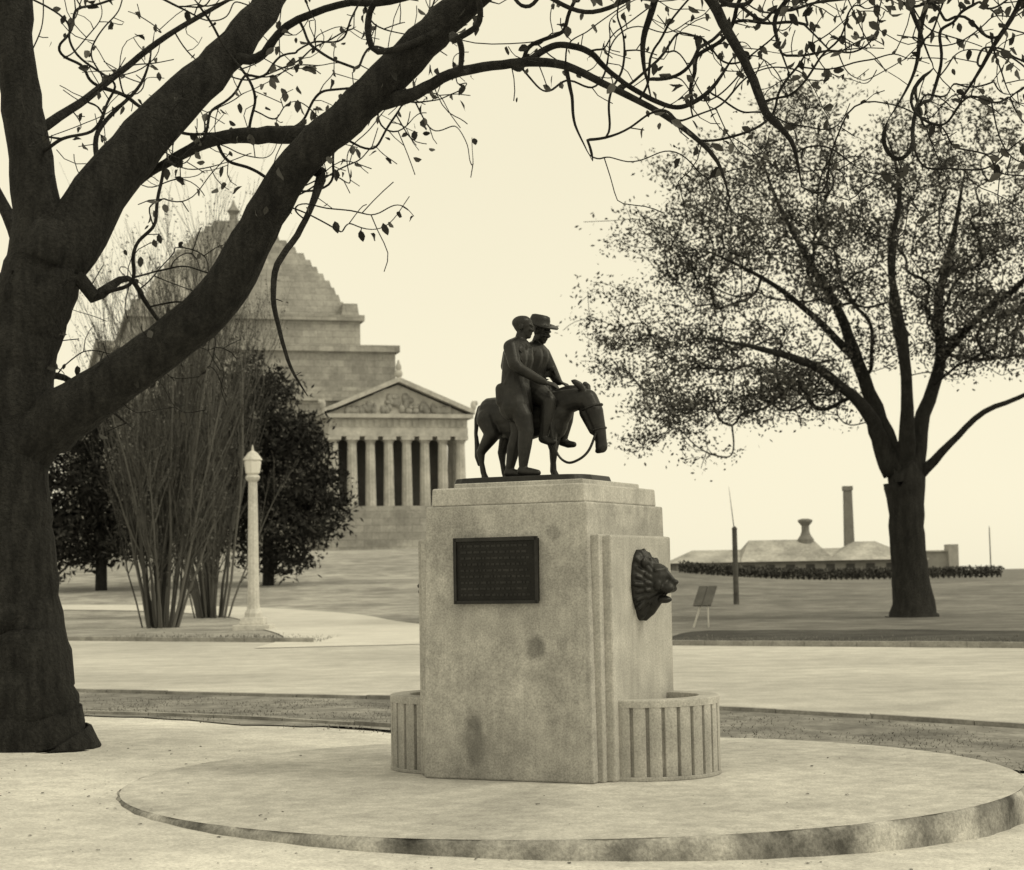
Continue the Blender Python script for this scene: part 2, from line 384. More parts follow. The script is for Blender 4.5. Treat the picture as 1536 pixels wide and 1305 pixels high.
# ------------------------------------------------------------------ pedestal
TH = math.radians(26)
PC = (0.262, 13.985, 0)
ped = empty('stone_pedestal', PC, -TH)
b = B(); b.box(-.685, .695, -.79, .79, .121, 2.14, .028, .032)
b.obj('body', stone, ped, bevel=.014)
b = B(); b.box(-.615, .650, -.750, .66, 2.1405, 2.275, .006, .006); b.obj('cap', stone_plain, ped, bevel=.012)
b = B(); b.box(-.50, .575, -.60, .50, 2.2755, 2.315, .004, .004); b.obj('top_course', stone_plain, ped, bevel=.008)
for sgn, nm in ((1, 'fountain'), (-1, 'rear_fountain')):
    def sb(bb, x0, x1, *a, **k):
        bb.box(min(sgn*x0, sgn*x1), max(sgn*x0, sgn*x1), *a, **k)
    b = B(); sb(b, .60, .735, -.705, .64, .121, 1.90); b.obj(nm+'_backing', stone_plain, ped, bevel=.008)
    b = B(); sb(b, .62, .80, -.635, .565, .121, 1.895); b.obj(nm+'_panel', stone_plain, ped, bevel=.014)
    cx = .775; r = .555
    def half(rfun, n=240, back=.70):
        pts = [(sgn*back, -rfun(-math.pi/2))]
        for i in range(n+1):
            t = -math.pi/2+math.pi*i/n; rr = rfun(t); pts.append((sgn*(cx+rr*math.cos(t)), rr*math.sin(t)))
        pts.append((sgn*back, rfun(math.pi/2)))
        return pts if sgn > 0 else pts[::-1]
    NF = 15
    def fl(t):
        u = ((t+math.pi/2)/math.pi*NF) % 1.0
        e = min(u, 1-u)
        return r-(.030*(1-smst(.05, .13, e)))+.006*math.sin(math.pi*u)
    b = B(); b.prism(half(fl), .150, .645); b.obj(nm+'_fluted_basin', stone_plain, ped)
    b = B(); b.prism(half(lambda t: r+.010), .121, .1495); b.obj(nm+'_basin_foot', stone_plain, ped, bevel=.006)
    b = B(); outer = half(lambda t: r+.008, 60); inner = half(lambda t: r-.15, 60)
    m_ = len(outer); vs = [(x, y, .6455) for x, y in outer]+[(x, y, .70) for x, y in outer]+[(x, y, .70) for x, y in inner]+[(x, y, .6455) for x, y in inner]
    fs = []
    for k in range(3):
        for i in range(m_-1): fs.append((k*m_+i, k*m_+i+1, (k+1)*m_+i+1, (k+1)*m_+i))
    b.poly(vs, fs); b.obj(nm+'_basin_rim', stone_plain, ped, bevel=.01)
    # lion mask
    b = B(); cz = 1.55; cy = -.09; K = 1.14
    P3 = lambda x, y, z: Vector((sgn*(.80+x*K*1.08), cy+y*K, cz+z*K))
    def e(x, y, z, rx_, ry, rz_): b.ell(P3(x, y, z), (rx_*K*1.08, ry*K, rz_*K))
    e(0, 0, .0, .08, .165, .225); e(.0, 0, -.16, .06, .09, .10)
    for i in range(24):
        a = 2*math.pi*i/24; q = 1+.10*math.sin(i*2.3); sw = .25
        b.cap(P3(.085, math.sin(a)*.075, math.cos(a)*.095), .024, P3(.03, math.sin(a+sw)*.155*q, math.cos(a+sw)*.205*q-.01), .017, 8)
    for i in range(18):
        a = 2*math.pi*i/18+.2
        b.cap(P3(.115, math.sin(a)*.06, math.cos(a)*.08), .022, P3(.08, math.sin(a+.3)*.115, math.cos(a+.3)*.15), .015, 8)
    e(.11, 0, .02, .080, .088, .105)
    e(.165, 0, -.035, .070, .054, .046)
    e(.228, 0, -.005, .022, .027, .018)
    b.cap(P3(.15, 0, .085), .028, P3(.215, 0, .005), .020, 8)
    e(.15, 0, -.118, .055, .038, .026)
    for s2 in (-1, 1):
        b.cap(P3(.165, .02*s2, .078), .018, P3(.13, .07*s2, .072), .015, 8)
        e(.185, .030*s2, -.045, .045, .031, .031); e(.135, .065*s2, -.02, .03, .025, .04)
        b.ell(P3(.07, .10*s2, .125), (.022, .04, .04))
    b.chain([(P3(.10, 0, -.13), .045), (P3(.06, .01, -.19), .04), (P3(.03, 0, -.24), .02)])
    b.obj(nm+'_lion_mask', bronze, ped, remesh=.0075, sm_it=1)
# plaque
b = B(); yf = -.773
b.box(-.385, .285, yf-.035, yf+.02, 1.42, 1.885); b.obj('plaque', bronze_plaque, ped, bevel=.006)
b = B()
for (x0, x1, z0, z1) in ((-.385, .285, 1.87, 1.897), (-.385, .285, 1.408, 1.432), (-.397, -.373, 1.408, 1.897), (.273, .297, 1.408, 1.897)):
    b.box(x0, x1, yf-.047, yf-.034, z0, z1)
for r_ in range(9):
    z = 1.835-r_*.045; x = -.34
    while x < .22:
        w = R.uniform(.012, .05)
        if x+w < .24: b.box(x, x+w, yf-.038, yf-.0345, z-.009, z+.007)
        x += w+.012
b.obj('plaque_border_and_lettering', bronze, ped)

# ------------------------------------------------------------------ statue
st = empty('man_and_donkey_statue', (PC[0], PC[1], 2.315), -TH)
b = B(); pts = []
for i in range(40):
    a = 2*math.pi*i/40; sx, sy = .58, .37
    c, s_ = math.cos(a), math.sin(a)
    pts.append((-.08+sx*math.copysign(abs(c)**.45, c)+R.uniform(-.006, .006), -.08+sy*math.copysign(abs(s_)**.45, s_)+R.uniform(-.006, .006)))
b.prism(pts, .001, .05, .97); b.obj('bronze_base', bronze, st, bevel=.01)
Z0 = .045
def V(x, y, z): return Vector((x, y, z+Z0))
# donkey
b = B()
b.chain([(V(-.44, 0, .525), .138), (V(-.28, 0, .505), .150), (V(-.10, 0, .49), .155), (V(.05, 0, .50), .145), (V(.11, 0, .515), .118)])
b.ell(V(-.20, 0, .44), (.26, .145, .135)); b.ell(V(-.47, 0, .51), (.11, .128, .155)); b.ell(V(.09, 0, .46), (.10, .118, .16))
b.chain([(V(.05, 0, .555), .120), (V(.16, 0, .585), .105), (V(.26, 0, .605), .09), (V(.345, 0, .60), .082)])
b.chain([(V(.10, 0, .675), .020), (V(.20, 0, .70), .020), (V(.33, 0, .695), .018)])
b.chain([(V(.365, 0, .60), .078), (V(.415, 0, .50), .073), (V(.450, 0, .38), .055), (V(.468, 0, .27), .046), (V(.470, 0, .225), .048)])
b.chain([(V(.355, 0, .50), .062), (V(.41, 0, .36), .042)])
b.ell(V(.445, 0, .195), (.03, .028, .02))
for s2 in (-1, 1):
    b.ell(V(.435, .060*s2, .53), (.022, .014, .018))
    b.ell(V(.497, .026*s2, .23), (.012, .012, .015))
    b.chain([(V(.350, .045*s2, .66), .022), (V(.328, .075*s2, .705), .029), (V(.30, .10*s2, .73), .022), (V(.28, .115*s2, .74), .008)])
for s2, dx, fx in ((-1, -.035, .03), (1, .065, -.05)):
    b.chain([(V(-.46, .07*s2, .48), .098), (V(-.40+dx*.5, .085*s2, .37), .068), (V(-.49+dx, .085*s2, .225), .035),
             (V(-.485+dx, .085*s2, .14), .022), (V(-.47+dx, .085*s2, .062), .024)])
    b.cap(V(-.51+dx, .085*s2, .235), .018, V(-.49+dx, .085*s2, .20), .02)
    b.chain([(V(-.465+dx, .085*s2, .05), .023), (V(-.455+dx, .085*s2, .012), .032)])
    b.chain([(V(.06, .065*s2, .46), .088), (V(.065+fx*.5, .08*s2, .32), .048), (V(.075+fx, .08*s2, .20), .031),
             (V(.07+fx, .08*s2, .12), .021), (V(.07+fx, .08*s2, .06), .024)])
    b.chain([(V(.075+fx, .08*s2, .05), .022), (V(.085+fx, .08*s2, .012), .031)])
b.chain([(V(-.565, 0, .58), .028), (V(-.60, 0, .50), .021), (V(-.61, .0, .38), .016), (V(-.60, 0, .28), .022), (V(-.595, 0, .20), .028), (V(-.59, 0, .13), .010)])
b.obj('donkey', bronze, st, remesh=.008, sm_it=3)
b = B(); b.ell(V(-.12, 0, .535), (.17, .162, .128)); b.obj('saddle_blanket', bronze, st, remesh=.012)
b = B()
def loop(c, r, ax, n=20, rad=.006):
    q = Vector(ax).normalized().to_track_quat('Z', 'Y').to_matrix(); ps = [Vector(c)+q @ Vector((r*math.cos(6.2832*i/n), r*math.sin(6.2832*i/n), 0)) for i in range(n+1)]
    b.tube(ps, [rad]*len(ps), 6)
loop(V(.450, 0, .36), .059, (.25, 0, -1), rad=.008); loop(V(.40, 0, .53), .082, (.35, 0, -1), rad=.008)
RP = [V(.45, -.055, .33), V(.41, -.10, .20), V(.34, -.13, .13), V(.24, -.14, .11), V(.16, -.16, .20), V(.13, -.19, .42), V(.13, -.21, .66)]
ps = []
for i in range(len(RP)-1):
    for t in range(5):
        p0 = RP[max(i-1, 0)]; p1 = RP[i]; p2 = RP[i+1]; p3 = RP[min(i+2, len(RP)-1)]; u = t/5
        ps.append(0.5*((2*p1)+(-p0+p2)*u+(2*p0-5*p1+4*p2-p3)*u*u+(-p0+3*p1-3*p2+p3)*u**3))
ps.append(RP[-1])
b.tube(ps, [.010]*len(ps), 6); b.obj('halter_and_rein', bronze, st)

def hand(b, wrist, d, palm_n, s=.76, curl=.6):
    """palm + four unequal curled fingers + side thumb"""
    wrist = Vector(wrist); d = Vector(d).normalized(); nrm = Vector(palm_n); nrm = (nrm-d*nrm.dot(d)).normalized(); w = d.cross(nrm)
    pl = .085*s
    for k in (-1.2, -.4, .4, 1.2):
        b.cap(wrist+w*(k*.012*s), .016*s, wrist+d*pl+w*(k*.022*s), .012*s, 8)
    for k, L in ((-1.5, .062), (-.5, .076), (.5, .080), (1.5, .070)):
        p = wrist+d*pl+w*(k*.0205*s); dd = d.copy()
        for j in range(3):
            dd = (dd+nrm*curl*.55).normalized(); q = p+dd*(L*s*(.45, .32, .23)[j])
            b.cap(p, (.0105-.001*j)*s, q, (.0095-.001*j)*s, 8); p = q
    p = wrist+d*.02*s+w*(.030*s); q = p+(d*.6+w*.7+nrm*.3).normalized()*.04*s; b.cap(p, .012*s, q, .0105*s, 8)
    q2 = q+(d+nrm*.5).normalized()*.03*s; b.cap(q, .0105*s, q2, .009*s, 8)

def head(b, c, fwd, s=.78):
    c = Vector(c); f = Vector(fwd).normalized(); up = Vector((0, 0, 1)); up = (up-f*up.dot(f)).normalized(); sd = up.cross(f)
    rot = Matrix((f, sd, up)).transposed()
    def e(x, y, z, rx_, ry, rz_): b.ell(c+rot @ (Vector((x, y, z))*s), (rx_*s, ry*s, rz_*s), rot)
    e(-.005, 0, .025, .098, .078, .092); e(.03, 0, -.035, .062, .060, .078); e(.062, 0, -.088, .028, .030, .026)
    e(.095, 0, -.012, .020, .013, .032); e(.105, 0, -.028, .016, .017, .014)
    e(.082, 0, .022, .020, .055, .014); e(.083, 0, -.060, .016, .027, .012); e(.08, .038, -.022, .02, .02, .018); e(.08, -.038, -.022, .02, .02, .018)
    e(-.005, .080, -.012, .02, .012, .034); e(-.005, -.080, -.012, .02, .012, .034)
    return rot
# rider, seated and slumped forward, in a slouch hat
b = B()
b.chain([(V(-.13, -.04, .72), .096), (V(-.135, -.045, .84), .102), (V(-.085, -.055, .96), .095)])
b.chain([(V(-.13, .05, .72), .096), (V(-.135, .055, .84), .102), (V(-.085, .06, .96), .095)])
b.ell(V(-.12, 0, .70), (.15, .175, .09))
b.chain([(V(-.075, -.13, .995), .060), (V(-.07, 0, 1.025), .068), (V(-.075, .13, .995), .060)])
b.cap(V(-.07, 0, 1.03), .050, V(-.04, 0, 1.11), .044)
for s2 in (-1, 1):
    b.chain([(V(-.10, .075*s2, .70), .094), (V(.03, .145*s2, .64), .084), (V(.11, .175*s2, .585), .064), (V(.095, .18*s2, .46), .056), (V(.07, .175*s2, .33), .038)])
    b.chain([(V(.06, .175*s2, .30), .038), (V(.11, .18*s2, .275), .031), (V(.155, .185*s2, .27), .024)])
b.chain([(V(-.075, .145, .995), .058), (V(-.02, .17, .87), .050), (V(.06, .11, .77), .036), (V(.09, .085, .755), .025)])
hand(b, V(.09, .085, .755), (1, -.3, -.35), (0, 0, -1))
b.chain([(V(-.075, -.14, .995), .058), (V(-.12, -.25, 1.02), .050), (V(-.10, -.38, 1.01), .040), (V(-.07, -.41, .98), .025)])
hand(b, V(-.065, -.415, .975), (.5, -.2, -1), (.0, 1, -.2))
head(b, V(-.015, -.01, 1.155), (1, -.25, -.42))
b.obj('rider', bronze, st, remesh=.0062, sm_it=3)
b = B()
vs = []; n = 32; hc = V(-.035, -.01, 1.20)
tilt = Matrix.Rotation(math.radians(14), 3, 'Y')
prof = [(.06, -.012), (.10, -.008), (.148, .002), (.152, .012), (.10, .004), (.082, .008), (.079, .05), (.070, .080), (.048, .088), (.02, .076)]
fs = []
for r, z in prof:
    for i in range(n):
        a = 6.28318*i/n; zz = z+(.034*max(0, math.sin(a))**2 if r > .09 else 0)-(.016*abs(math.cos(a)) if r > .12 else 0)+(.008*math.sin(2*a+1) if r > .09 else 0)
        vs.append(hc+tilt @ Vector((r*math.cos(a)*1.05, r*math.sin(a)*.92, zz)))
for k in range(len(prof)-1):
    for i in range(n): j = (i+1) % n; fs.append((k*n+i, k*n+j, (k+1)*n+j, (k+1)*n+i))
fs.append(tuple((len(prof)-1)*n+i for i in range(n)))
fs.append(tuple(range(n))[::-1])
b.poly(vs, fs); b.obj('slouch_hat', bronze, st, smooth=True)
# helper walking at the near side, leaning in against the rider
b = B(); Y = -.285; X = -.085
b.chain([(V(X-.03, Y-.05, .64), .096), (V(X-.03, Y-.045, .78), .088), (V(X, Y-.055, .92), .096), (V(X+.01, Y-.065, .96), .080)])
b.chain([(V(X-.03, Y+.05, .64), .096), (V(X-.03, Y+.045, .78), .088), (V(X, Y+.055, .92), .096), (V(X+.01, Y+.065, .96), .080)])
b.cap(V(X-.03, Y-.03, .66), .110, V(X-.02, Y-.035, .55), .128); b.cap(V(X-.03, Y+.03, .66), .110, V(X-.04, Y+.035, .55), .128)
b.chain([(V(X+.005, Y-.135, .995), .058), (V(X+.01, Y, 1.03), .064), (V(X+.005, Y+.135, .995), .058)])
b.cap(V(X+.01, Y, 1.03), .048, V(X+.03, Y, 1.10), .043)
b.chain([(V(X-.02, Y-.06, .60), .092), (V(X+.06, Y-.065, .46), .075), (V(X+.085, Y-.065, .35), .060), (V(X+.07, Y-.065, .24), .055), (V(X+.055, Y-.065, .09), .035)])
b.chain([(V(X-.03, Y+.06, .60), .092), (V(X-.04, Y+.065, .46), .075), (V(X-.045, Y+.065, .35), .060), (V(X-.085, Y+.065, .24), .054), (V(X-.12, Y+.065, .09), .035)])
for dx, yy in ((.055, Y-.065), (-.12, Y+.065)):
    b.chain([(V(X+dx-.012, yy, .045), .038), (V(X+dx+.06, yy, .034), .034), (V(X+dx+.12, yy, .026), .026)])
b.chain([(V(X+.005, Y-.145, .99), .058), (V(X+.05, Y-.18, .86), .050), (V(X+.08, Y-.165, .82), .045), (V(X+.19, Y-.03, .735), .033), (V(X+.215, Y+.0, .722), .025)])
hand(b, V(X+.22, Y+.005, .72), (1, .5, -.3), (0, .6, -1))
b.chain([(V(X+.005, Y+.145, .99), .058), (V(X-.06, Y+.24, .90), .048), (V(X+.0, Y+.37, .84), .034), (V(X+.02, Y+.38, .83), .025)])
hand(b, V(X+.02, Y+.38, .83), (1, .2, 0), (0, -1, 0))
head(b, V(X+.04, Y+.01, 1.16), (1, .25, -.12))
b.ell(V(X+.028, Y+.01, 1.195), (.080, .070, .056))
b.cap(V(X-.10, Y-.05, .58), .05, V(X-.105, Y-.05, .68), .05); b.cap(V(X-.10, Y-.11, .58), .042, V(X-.105, Y-.10, .68), .045)
b.cap(V(X-.08, Y-.04, .86), .05, V(X-.07, Y-.03, .96), .045); b.cap(V(X-.08, Y+.05, .86), .05, V(X-.07, Y+.05, .96), .045)
b.chain([(V(X-.05, Y-.13, .72), .014), (V(X+.02, Y-.12, .88), .012), (V(X+.04, Y+.07, 1.05), .014)])
b.obj('helper', bronze, st, remesh=.0062, sm_it=3)

# ------------------------------------------------------------------ tree tools
def img_pt(u, v, d, dy=0.0):
    """image pixel coordinates (u, v) -> metres on an upright plane d metres out"""
    s = d/2700.0; k = 1+0.00002*(866-v)
    return Vector(((u-768)*s*k, d+dy, 1.6+(866-v)*s*(1+0.00002*(866-v))))

def smooth_path(pts, sub=4):
    out = []
    for i in range(len(pts)-1):
        p0 = pts[max(i-1, 0)]; p1 = pts[i]; p2 = pts[i+1]; p3 = pts[min(i+2, len(pts)-1)]
        for t in range(sub):
            u = t/sub
            out.append(0.5*((2*p1)+(-p0+p2)*u+(2*p0-5*p1+4*p2-p3)*u*u+(-p0+3*p1-3*p2+p3)*u**3))
    out.append(pts[-1]); return out

class Tree:
    def __init__(s): s.p = []; s.par = []; s.r = []; s.fix = []
    def limb(s, pts, parent=-1, sub=4, wig=0.0):
        P = smooth_path([np.array(q, float) for q in pts], sub); idx = []
        for k, q in enumerate(P):
            j = q.copy()
            if wig and k: j[:3] += NR.normal(0, wig, 3)*(j[3])
            s.p.append(j[:3]); s.par.append(parent); s.r.append(max(j[3], .003)); s.fix.append(True); parent = len(s.p)-1; idx.append(parent)
        return idx
    def nearest(s, q): return int(np.argmin(((np.array(s.p)-np.array(q))**2).sum(1)))
    def grow(s, T, step=.4, tip=.01, curve=.18, droop=0.0, root=None, maxd=1e9, minidx=0, expo=2.4):
        T = np.array(T); c = np.array(root)
        T = T[np.argsort(((T-c)**2).sum(1))]
        cap_ = len(s.p)+int(len(T)*14)+10
        A = np.zeros((cap_, 3)); n = len(s.p); A[:n] = np.array(s.p)
        tips = []
        for t in T:
            d2 = ((A[minidx:n]-t)**2).sum(1); i = int(np.argmin(d2))+minidx; d = math.sqrt(d2[i-minidx])
            if d < step*.4 or d > maxd: continue
            m = max(1, min(12, int(math.ceil(d/step)))); p0 = A[i].copy(); off = NR.normal(0, curve*d, 3); off[2] += droop*d
            par = i
            for k in range(1, m+1):
                u = k/m; q = p0+(t-p0)*u+off*(u*(1-u))*1.6+(NR.normal(0, .04*d, 3) if k < m else 0)
                A[n] = q; s.p.append(q); s.par.append(par); s.r.append(tip); s.fix.append(False); par = n; n += 1
            tips.append(par)
        acc = [0.0]*n
        for k in range(n-1, -1, -1):
            if not s.fix[k]: s.r[k] = max(s.r[k], acc[k]**(1/expo)) if acc[k] > 0 else tip
            if s.par[k] >= 0: acc[s.par[k]] += s.r[k]**expo
        mc = [-1]*n
        for k in range(n):
            q = s.par[k]
            if q >= 0 and (mc[q] < 0 or s.r[k] > s.r[mc[q]]): mc[q] = k
        for _ in range(2):
            new = [None]*n
            for k in range(n):
                if not s.fix[k] and mc[k] >= 0 and s.par[k] >= 0:
                    new[k] = s.p[k]*.5+(s.p[s.par[k]]+s.p[mc[k]])*.25
            for k in range(n):
                if new[k] is not None: s.p[k] = new[k]
        return tips
    def build(s, name, mat, parent=None, big=.08, jit=0.0):
        n = len(s.p); ch = [[] for _ in range(n)]; roots = []
        for k, q in enumerate(s.par):
            (ch[q].append(k) if q >= 0 else roots.append(k))
        b = B(); stack = [(r, None) for r in roots]
        while stack:
            k, pa = stack.pop(); P = []; Q = []
            if pa is not None: P.append(s.p[pa]); Q.append(min(s.r[k]*1.15, s.r[pa]))
            while True:
                P.append(s.p[k]); Q.append(s.r[k])
                if not ch[k]: break
                c = max(ch[k], key=lambda i: s.r[i])
                for o in ch[k]:
                    if o != c: stack.append((o, k))
                k = c
            mr = max(Q)
            if mr < big*1.2 and mr > big*.12 and len(P) > 2:
                PP = smooth_path([np.append(p, r) for p, r in zip(P, Q)], 2); P = [p[:3] for p in PP]; Q = [max(.002, p[3]) for p in PP]
            b.tube(P, Q, 22 if mr > big*2.5 else 12 if mr > big else 6 if mr > big*.3 else 4, jit if mr > big*.6 else 0)
        return b.obj(name, mat, parent, smooth=True)

def leaf_mesh(name, pts, size, mat, parent=None, aspect=.55, droop=0.0, ovate=False):
    b = B()
    for p in pts:
        s = size*R.uniform(.6, 1.35)
        d = Vector((R.gauss(0, 1), R.gauss(0, 1), R.gauss(0, 1)-droop)); d.normalize()
        w = d.orthogonal().normalized(); w = Matrix.Rotation(R.uniform(0, 6.28), 3, d) @ w; nn = d.cross(w)
        p = Vector(p); a = w*(s*aspect*.5)
        if ovate:
            f = nn*(s*R.uniform(.05, .2)); c_ = nn*(s*R.uniform(-.25, .25))
            b.poly([p, p+d*s*.25+a*.8+f, p+d*s*.55+a+f+c_*.4, p+d*s*.82+a*.5+c_*.7, p+d*s+c_, p+d*s*.8-a*.55+c_*.7, p+d*s*.5-a*R.uniform(.7, 1)+f+c_*.4, p+d*s*.22-a*.75+f, p+d*s*.5+c_*.4],
                   [(0, 1, 8), (1, 2, 8), (2, 3, 8), (3, 4, 8), (4, 5, 8), (5, 6, 8), (6, 7, 8), (7, 0, 8)])
        else: b.poly([p, p+d*s*.5+a, p+d*s, p+d*s*.5-a], [(0, 1, 2, 3)])
    return b.obj(name, mat, parent)

# ------------------------------------------------------------------ foreground tree
ft = empty('overhanging_tree', (0, 0, 0))
D = 16.5; S = D/2700
T = Tree()
def L(lst, par=None, wig=.06, sub=4, rs=1.0):
    pts = [tuple(img_pt(q[0], q[1], D, q[3] if len(q) > 3 else 0))+(q[2]*S*rs,) for q in lst]
    p = -1 if par is None else T.nearest(pts[0][:3])
    return T.limb(pts, p, sub, wig)
L([(38, 1180, 140), (36, 1142, 114), (30, 1095, 96), (26, 1040, 87), (20, 960, 78), (14, 880, 70), (12, 780, 64), (12, 680, 62), (16, 590, 60), (30, 500, 60), (58, 430, 60), (82, 370, 58), (108, 325, 48)], wig=.03, sub=5)
L([(50, 430, 52), (62, 340, 40), (55, 250, 34), (38, 150, 31), (30, 60, 29), (32, -40, 28), (60, -180, 26), (120, -300, 20)], 1, .04)
L([(95, 370, 52), (150, 275, 43, .1), (215, 190, 39, .2), (280, 120, 34, .3), (330, 62, 29, .4), (378, 0, 26, .5), (430, -90, 22, .7), (520, -200, 18, .9)], 1, .04)
L([(20, 660, 54), (80, 625, 45, -.1), (170, 573, 38, -.2), (255, 520, 35, -.3), (328, 465, 35, -.4), (380, 396, 32, -.5), (427, 316, 29, -.6), (482, 250, 28, -.7), (542, 204, 28, -.8), (612, 140, 28, -.9), (684, 78, 25, -1), (760, 17, 22, -1.1), (830, -50, 21, -1.2), (920, -130, 19, -1.4), (1060, -175, 16, -1.7), (1210, -175, 14, -1.9), (1360, -150, 12, -2.1), (1520, -110, 9, -2.3), (1640, -60, 1, -2.5)], 1, .04)
k_ = .78
L([(530, 218, 20, -.7), (470, 217, 17, -.5), (400, 204, 15, -.2), (330, 201, 12, 0), (270, 212, 10, .3), (215, 232, 7, .5), (170, 262, 4, .7), (140, 300, 1, .8)], 1, rs=.85)
L([(585, 188, 16, -.85), (640, 180, 11, -1), (690, 159, 9, -1.1), (750, 153, 8, -1.2), (800, 153, 8, -1.3), (850, 168, 7, -1.5), (900, 198, 6, -1.6), (960, 239, 5, -1.8), (1005, 274, 4.5, -1.9), (1045, 320, 3, -2), (1062, 375, 1, -2)], 1, rs=.85)
L([(800, 151, 7, -1.3), (840, 125, 6, -1.2), (885, 130, 6, -1.1), (915, 155, 5, -1), (960, 187, 5, -1), (1010, 207, 4.5, -1), (1055, 185, 4, -1), (1095, 130, 1, -1)], 1, rs=k_)
L([(850, 168, 6, -1.5), (858, 210, 4, -1.5), (862, 250, 3, -1.5), (885, 300, .8, -1.5)], 1, rs=.6)
L([(500, 278, 11, -.6), (488, 330, 6, -.8), (468, 375, 6, -.9), (441, 420, 6, -1), (437, 470, 5, -1.1), (446, 520, 4, -1.1), (462, 570, 3, -1.2), (485, 610, .8, -1.2)], 1, rs=k_)
L([(340, 55, 14, .4), (390, 70, 9, .2), (440, 32, 8, 0), (520, 12, 7, -.2), (600, 18, 7, -.4), (680, 14, 5, -.6), (760, 40, 1, -.7)], 1, rs=k_)
L([(700, 60, 12, -1), (670, 100, 8, -1.1), (590, 130, 6, -1.2), (578, 90, 6, -1.3), (600, 62, 5, -1.4), (650, 75, 1, -1.5)], 1, rs=k_)
L([(830, -60, 16, -1.2), (880, -30, 14, -1.3), (940, -5, 12, -1.5), (1000, 22, 11, -1.7), (1040, 85, 10, -1.8), (1066, 145, 9, -1.9), (1090, 200, 8, -2), (1110, 262, 7, -2.1), (1140, 305, 4, -2.2), (1152, 365, 1, -2.2)], 1, rs=.8)
L([(1240, -172, 13, -1.9), (1290, -80, 12, -2.2), (1335, 15, 11, -2.4), (1400, 75, 10, -2.6), (1450, 122, 9, -2.7), (1500, 160, 8, -2.8), (1570, 205, 5, -2.9), (1640, 260, 1, -3)], 1, rs=.85)
L([(1380, -145, 11, -2.1), (1430, -50, 10, -2.3), (1485, 18, 9, -2.4), (1550, 48, 8, -2.5), (1640, 60, 1, -2.5)], 1, rs=.85)
L([(1150, -175, 10, -1.8), (1200, -80, 8, -2), (1238, 10, 6, -2.2), (1275, 85, 5, -2.4), (1290, 150, 4, -2.5), (1312, 230, 1, -2.6)], 1, rs=k_)
L([(930, -135, 10, -1.4), (965, -50, 8, -1.1), (985, 30, 7, -.9), (965, 110, 5, -.8), (978, 185, 1, -.7)], 1, rs=k_)
L([(1040, -174, 9, -1.7), (1120, -60, 7, -1.3), (1170, 40, 5, -1.1), (1150, 90, 4, -1), (1172, 170, 1, -1)], 1, rs=k_)
L([(1450, -130, 9, -2.2), (1480, 60, 5, -1.6), (1440, 150, 4, -1.4), (1395, 225, 1, -1.2)], 1, rs=k_)
L([(1380, -145, 9, -2.2), (1400, 0, 6, -1.6), (1350, 90, 5, -1.4), (1340, 170, 3, -1.2), (1300, 240, 1, -1.2)], 1, rs=k_)
L([(1450, 122, 8, -2.7), (1480, 200, 5, -2.6), (1530, 260, 3, -2.5), (1600, 330, 1, -2.5)], 1, rs=k_)
L([(60, 170, 14, .2), (110, 120, 11, .5), (160, 60, 9, .8), (220, 0, 8, 1), (300, -60, 6, 1.2), (380, -100, 1, 1.2)], 1, rs=.6)
L([(150, 440, 20, -.1), (185, 400, 9, .3), (210, 440, 7, .5), (240, 480, 5, .7), (290, 500, 1, .9)], 1, rs=.5)
L([(30, 560, 16, .2), (70, 545, 9, .4), (110, 570, 7, .7), (165, 620, 1, 1.1)], 1, rs=.6)
L([(110, 320, 16, .2), (130, 240, 10, .6), (120, 150, 8, .9), (180, 60, 5, 1.2), (200, -30, 1, 1.3)], 1, rs=.5)
L([(30, 380, 14, .4), (5, 330, 12, .6), (-40, 240, 8, .8), (-80, 160, 1, .8)], 1)
T_targets = []
def region(n, u0, u1, v0, v1, y0, y1, dens=None):
    for _ in range(n):
        u = R.uniform(u0, u1); v = R.uniform(v0, v1)
        if dens and R.random() > dens(u, v): continue
        T_targets.append(tuple(img_pt(u, v, D, R.uniform(y0, y1))))
region(640, 60, 720, -80, 260, -1.2, 1.6, lambda u, v: 1-.55*smst(130, 250, v))
region(260, 230, 640, 130, 350, -1.2, .6, lambda u, v: .42)
region(1500, 700, 1580, -140, 200, -3.4, -.1, lambda u, v: (1-.6*smst(80, 200, v))*(.45+.55*smst(780, 980, u)))
region(560, 850, 1580, 100, 400, -3.2, -.6, lambda u, v: smst(840, 1080, u)*(1-smst(200, 400, v)*.75))
region(260, 70, 350, 330, 640, -.6, 1.2, lambda u, v: .5)
region(30, 420, 600, 280, 600, -1.4, -.8, lambda u, v: .25)
tips = T.grow(T_targets, step=.14, tip=.0045, curve=.26, droop=-.04, root=img_pt(60, 400, D), maxd=1.5, minidx=45, expo=2.45)
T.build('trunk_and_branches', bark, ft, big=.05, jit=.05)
lp = []
for k in tips:
    if T.p[k][0] < -.3: n_ = R.choice([0, 0, 0, 0, 0, 1, 1, 2])
    else: n_ = R.choice([0, 0, 0, 1, 1, 2])
    for _ in range(n_):
        q = T.p[k] if R.random() < .6 else T.p[T.par[k]]
        lp.append(Vector(q)+Vector((R.gauss(0, .04), R.gauss(0, .04), R.gauss(0, .04))))
leaf_mesh('leaves', lp, .095, leafm, ft, .6, droop=1.3, ovate=True)

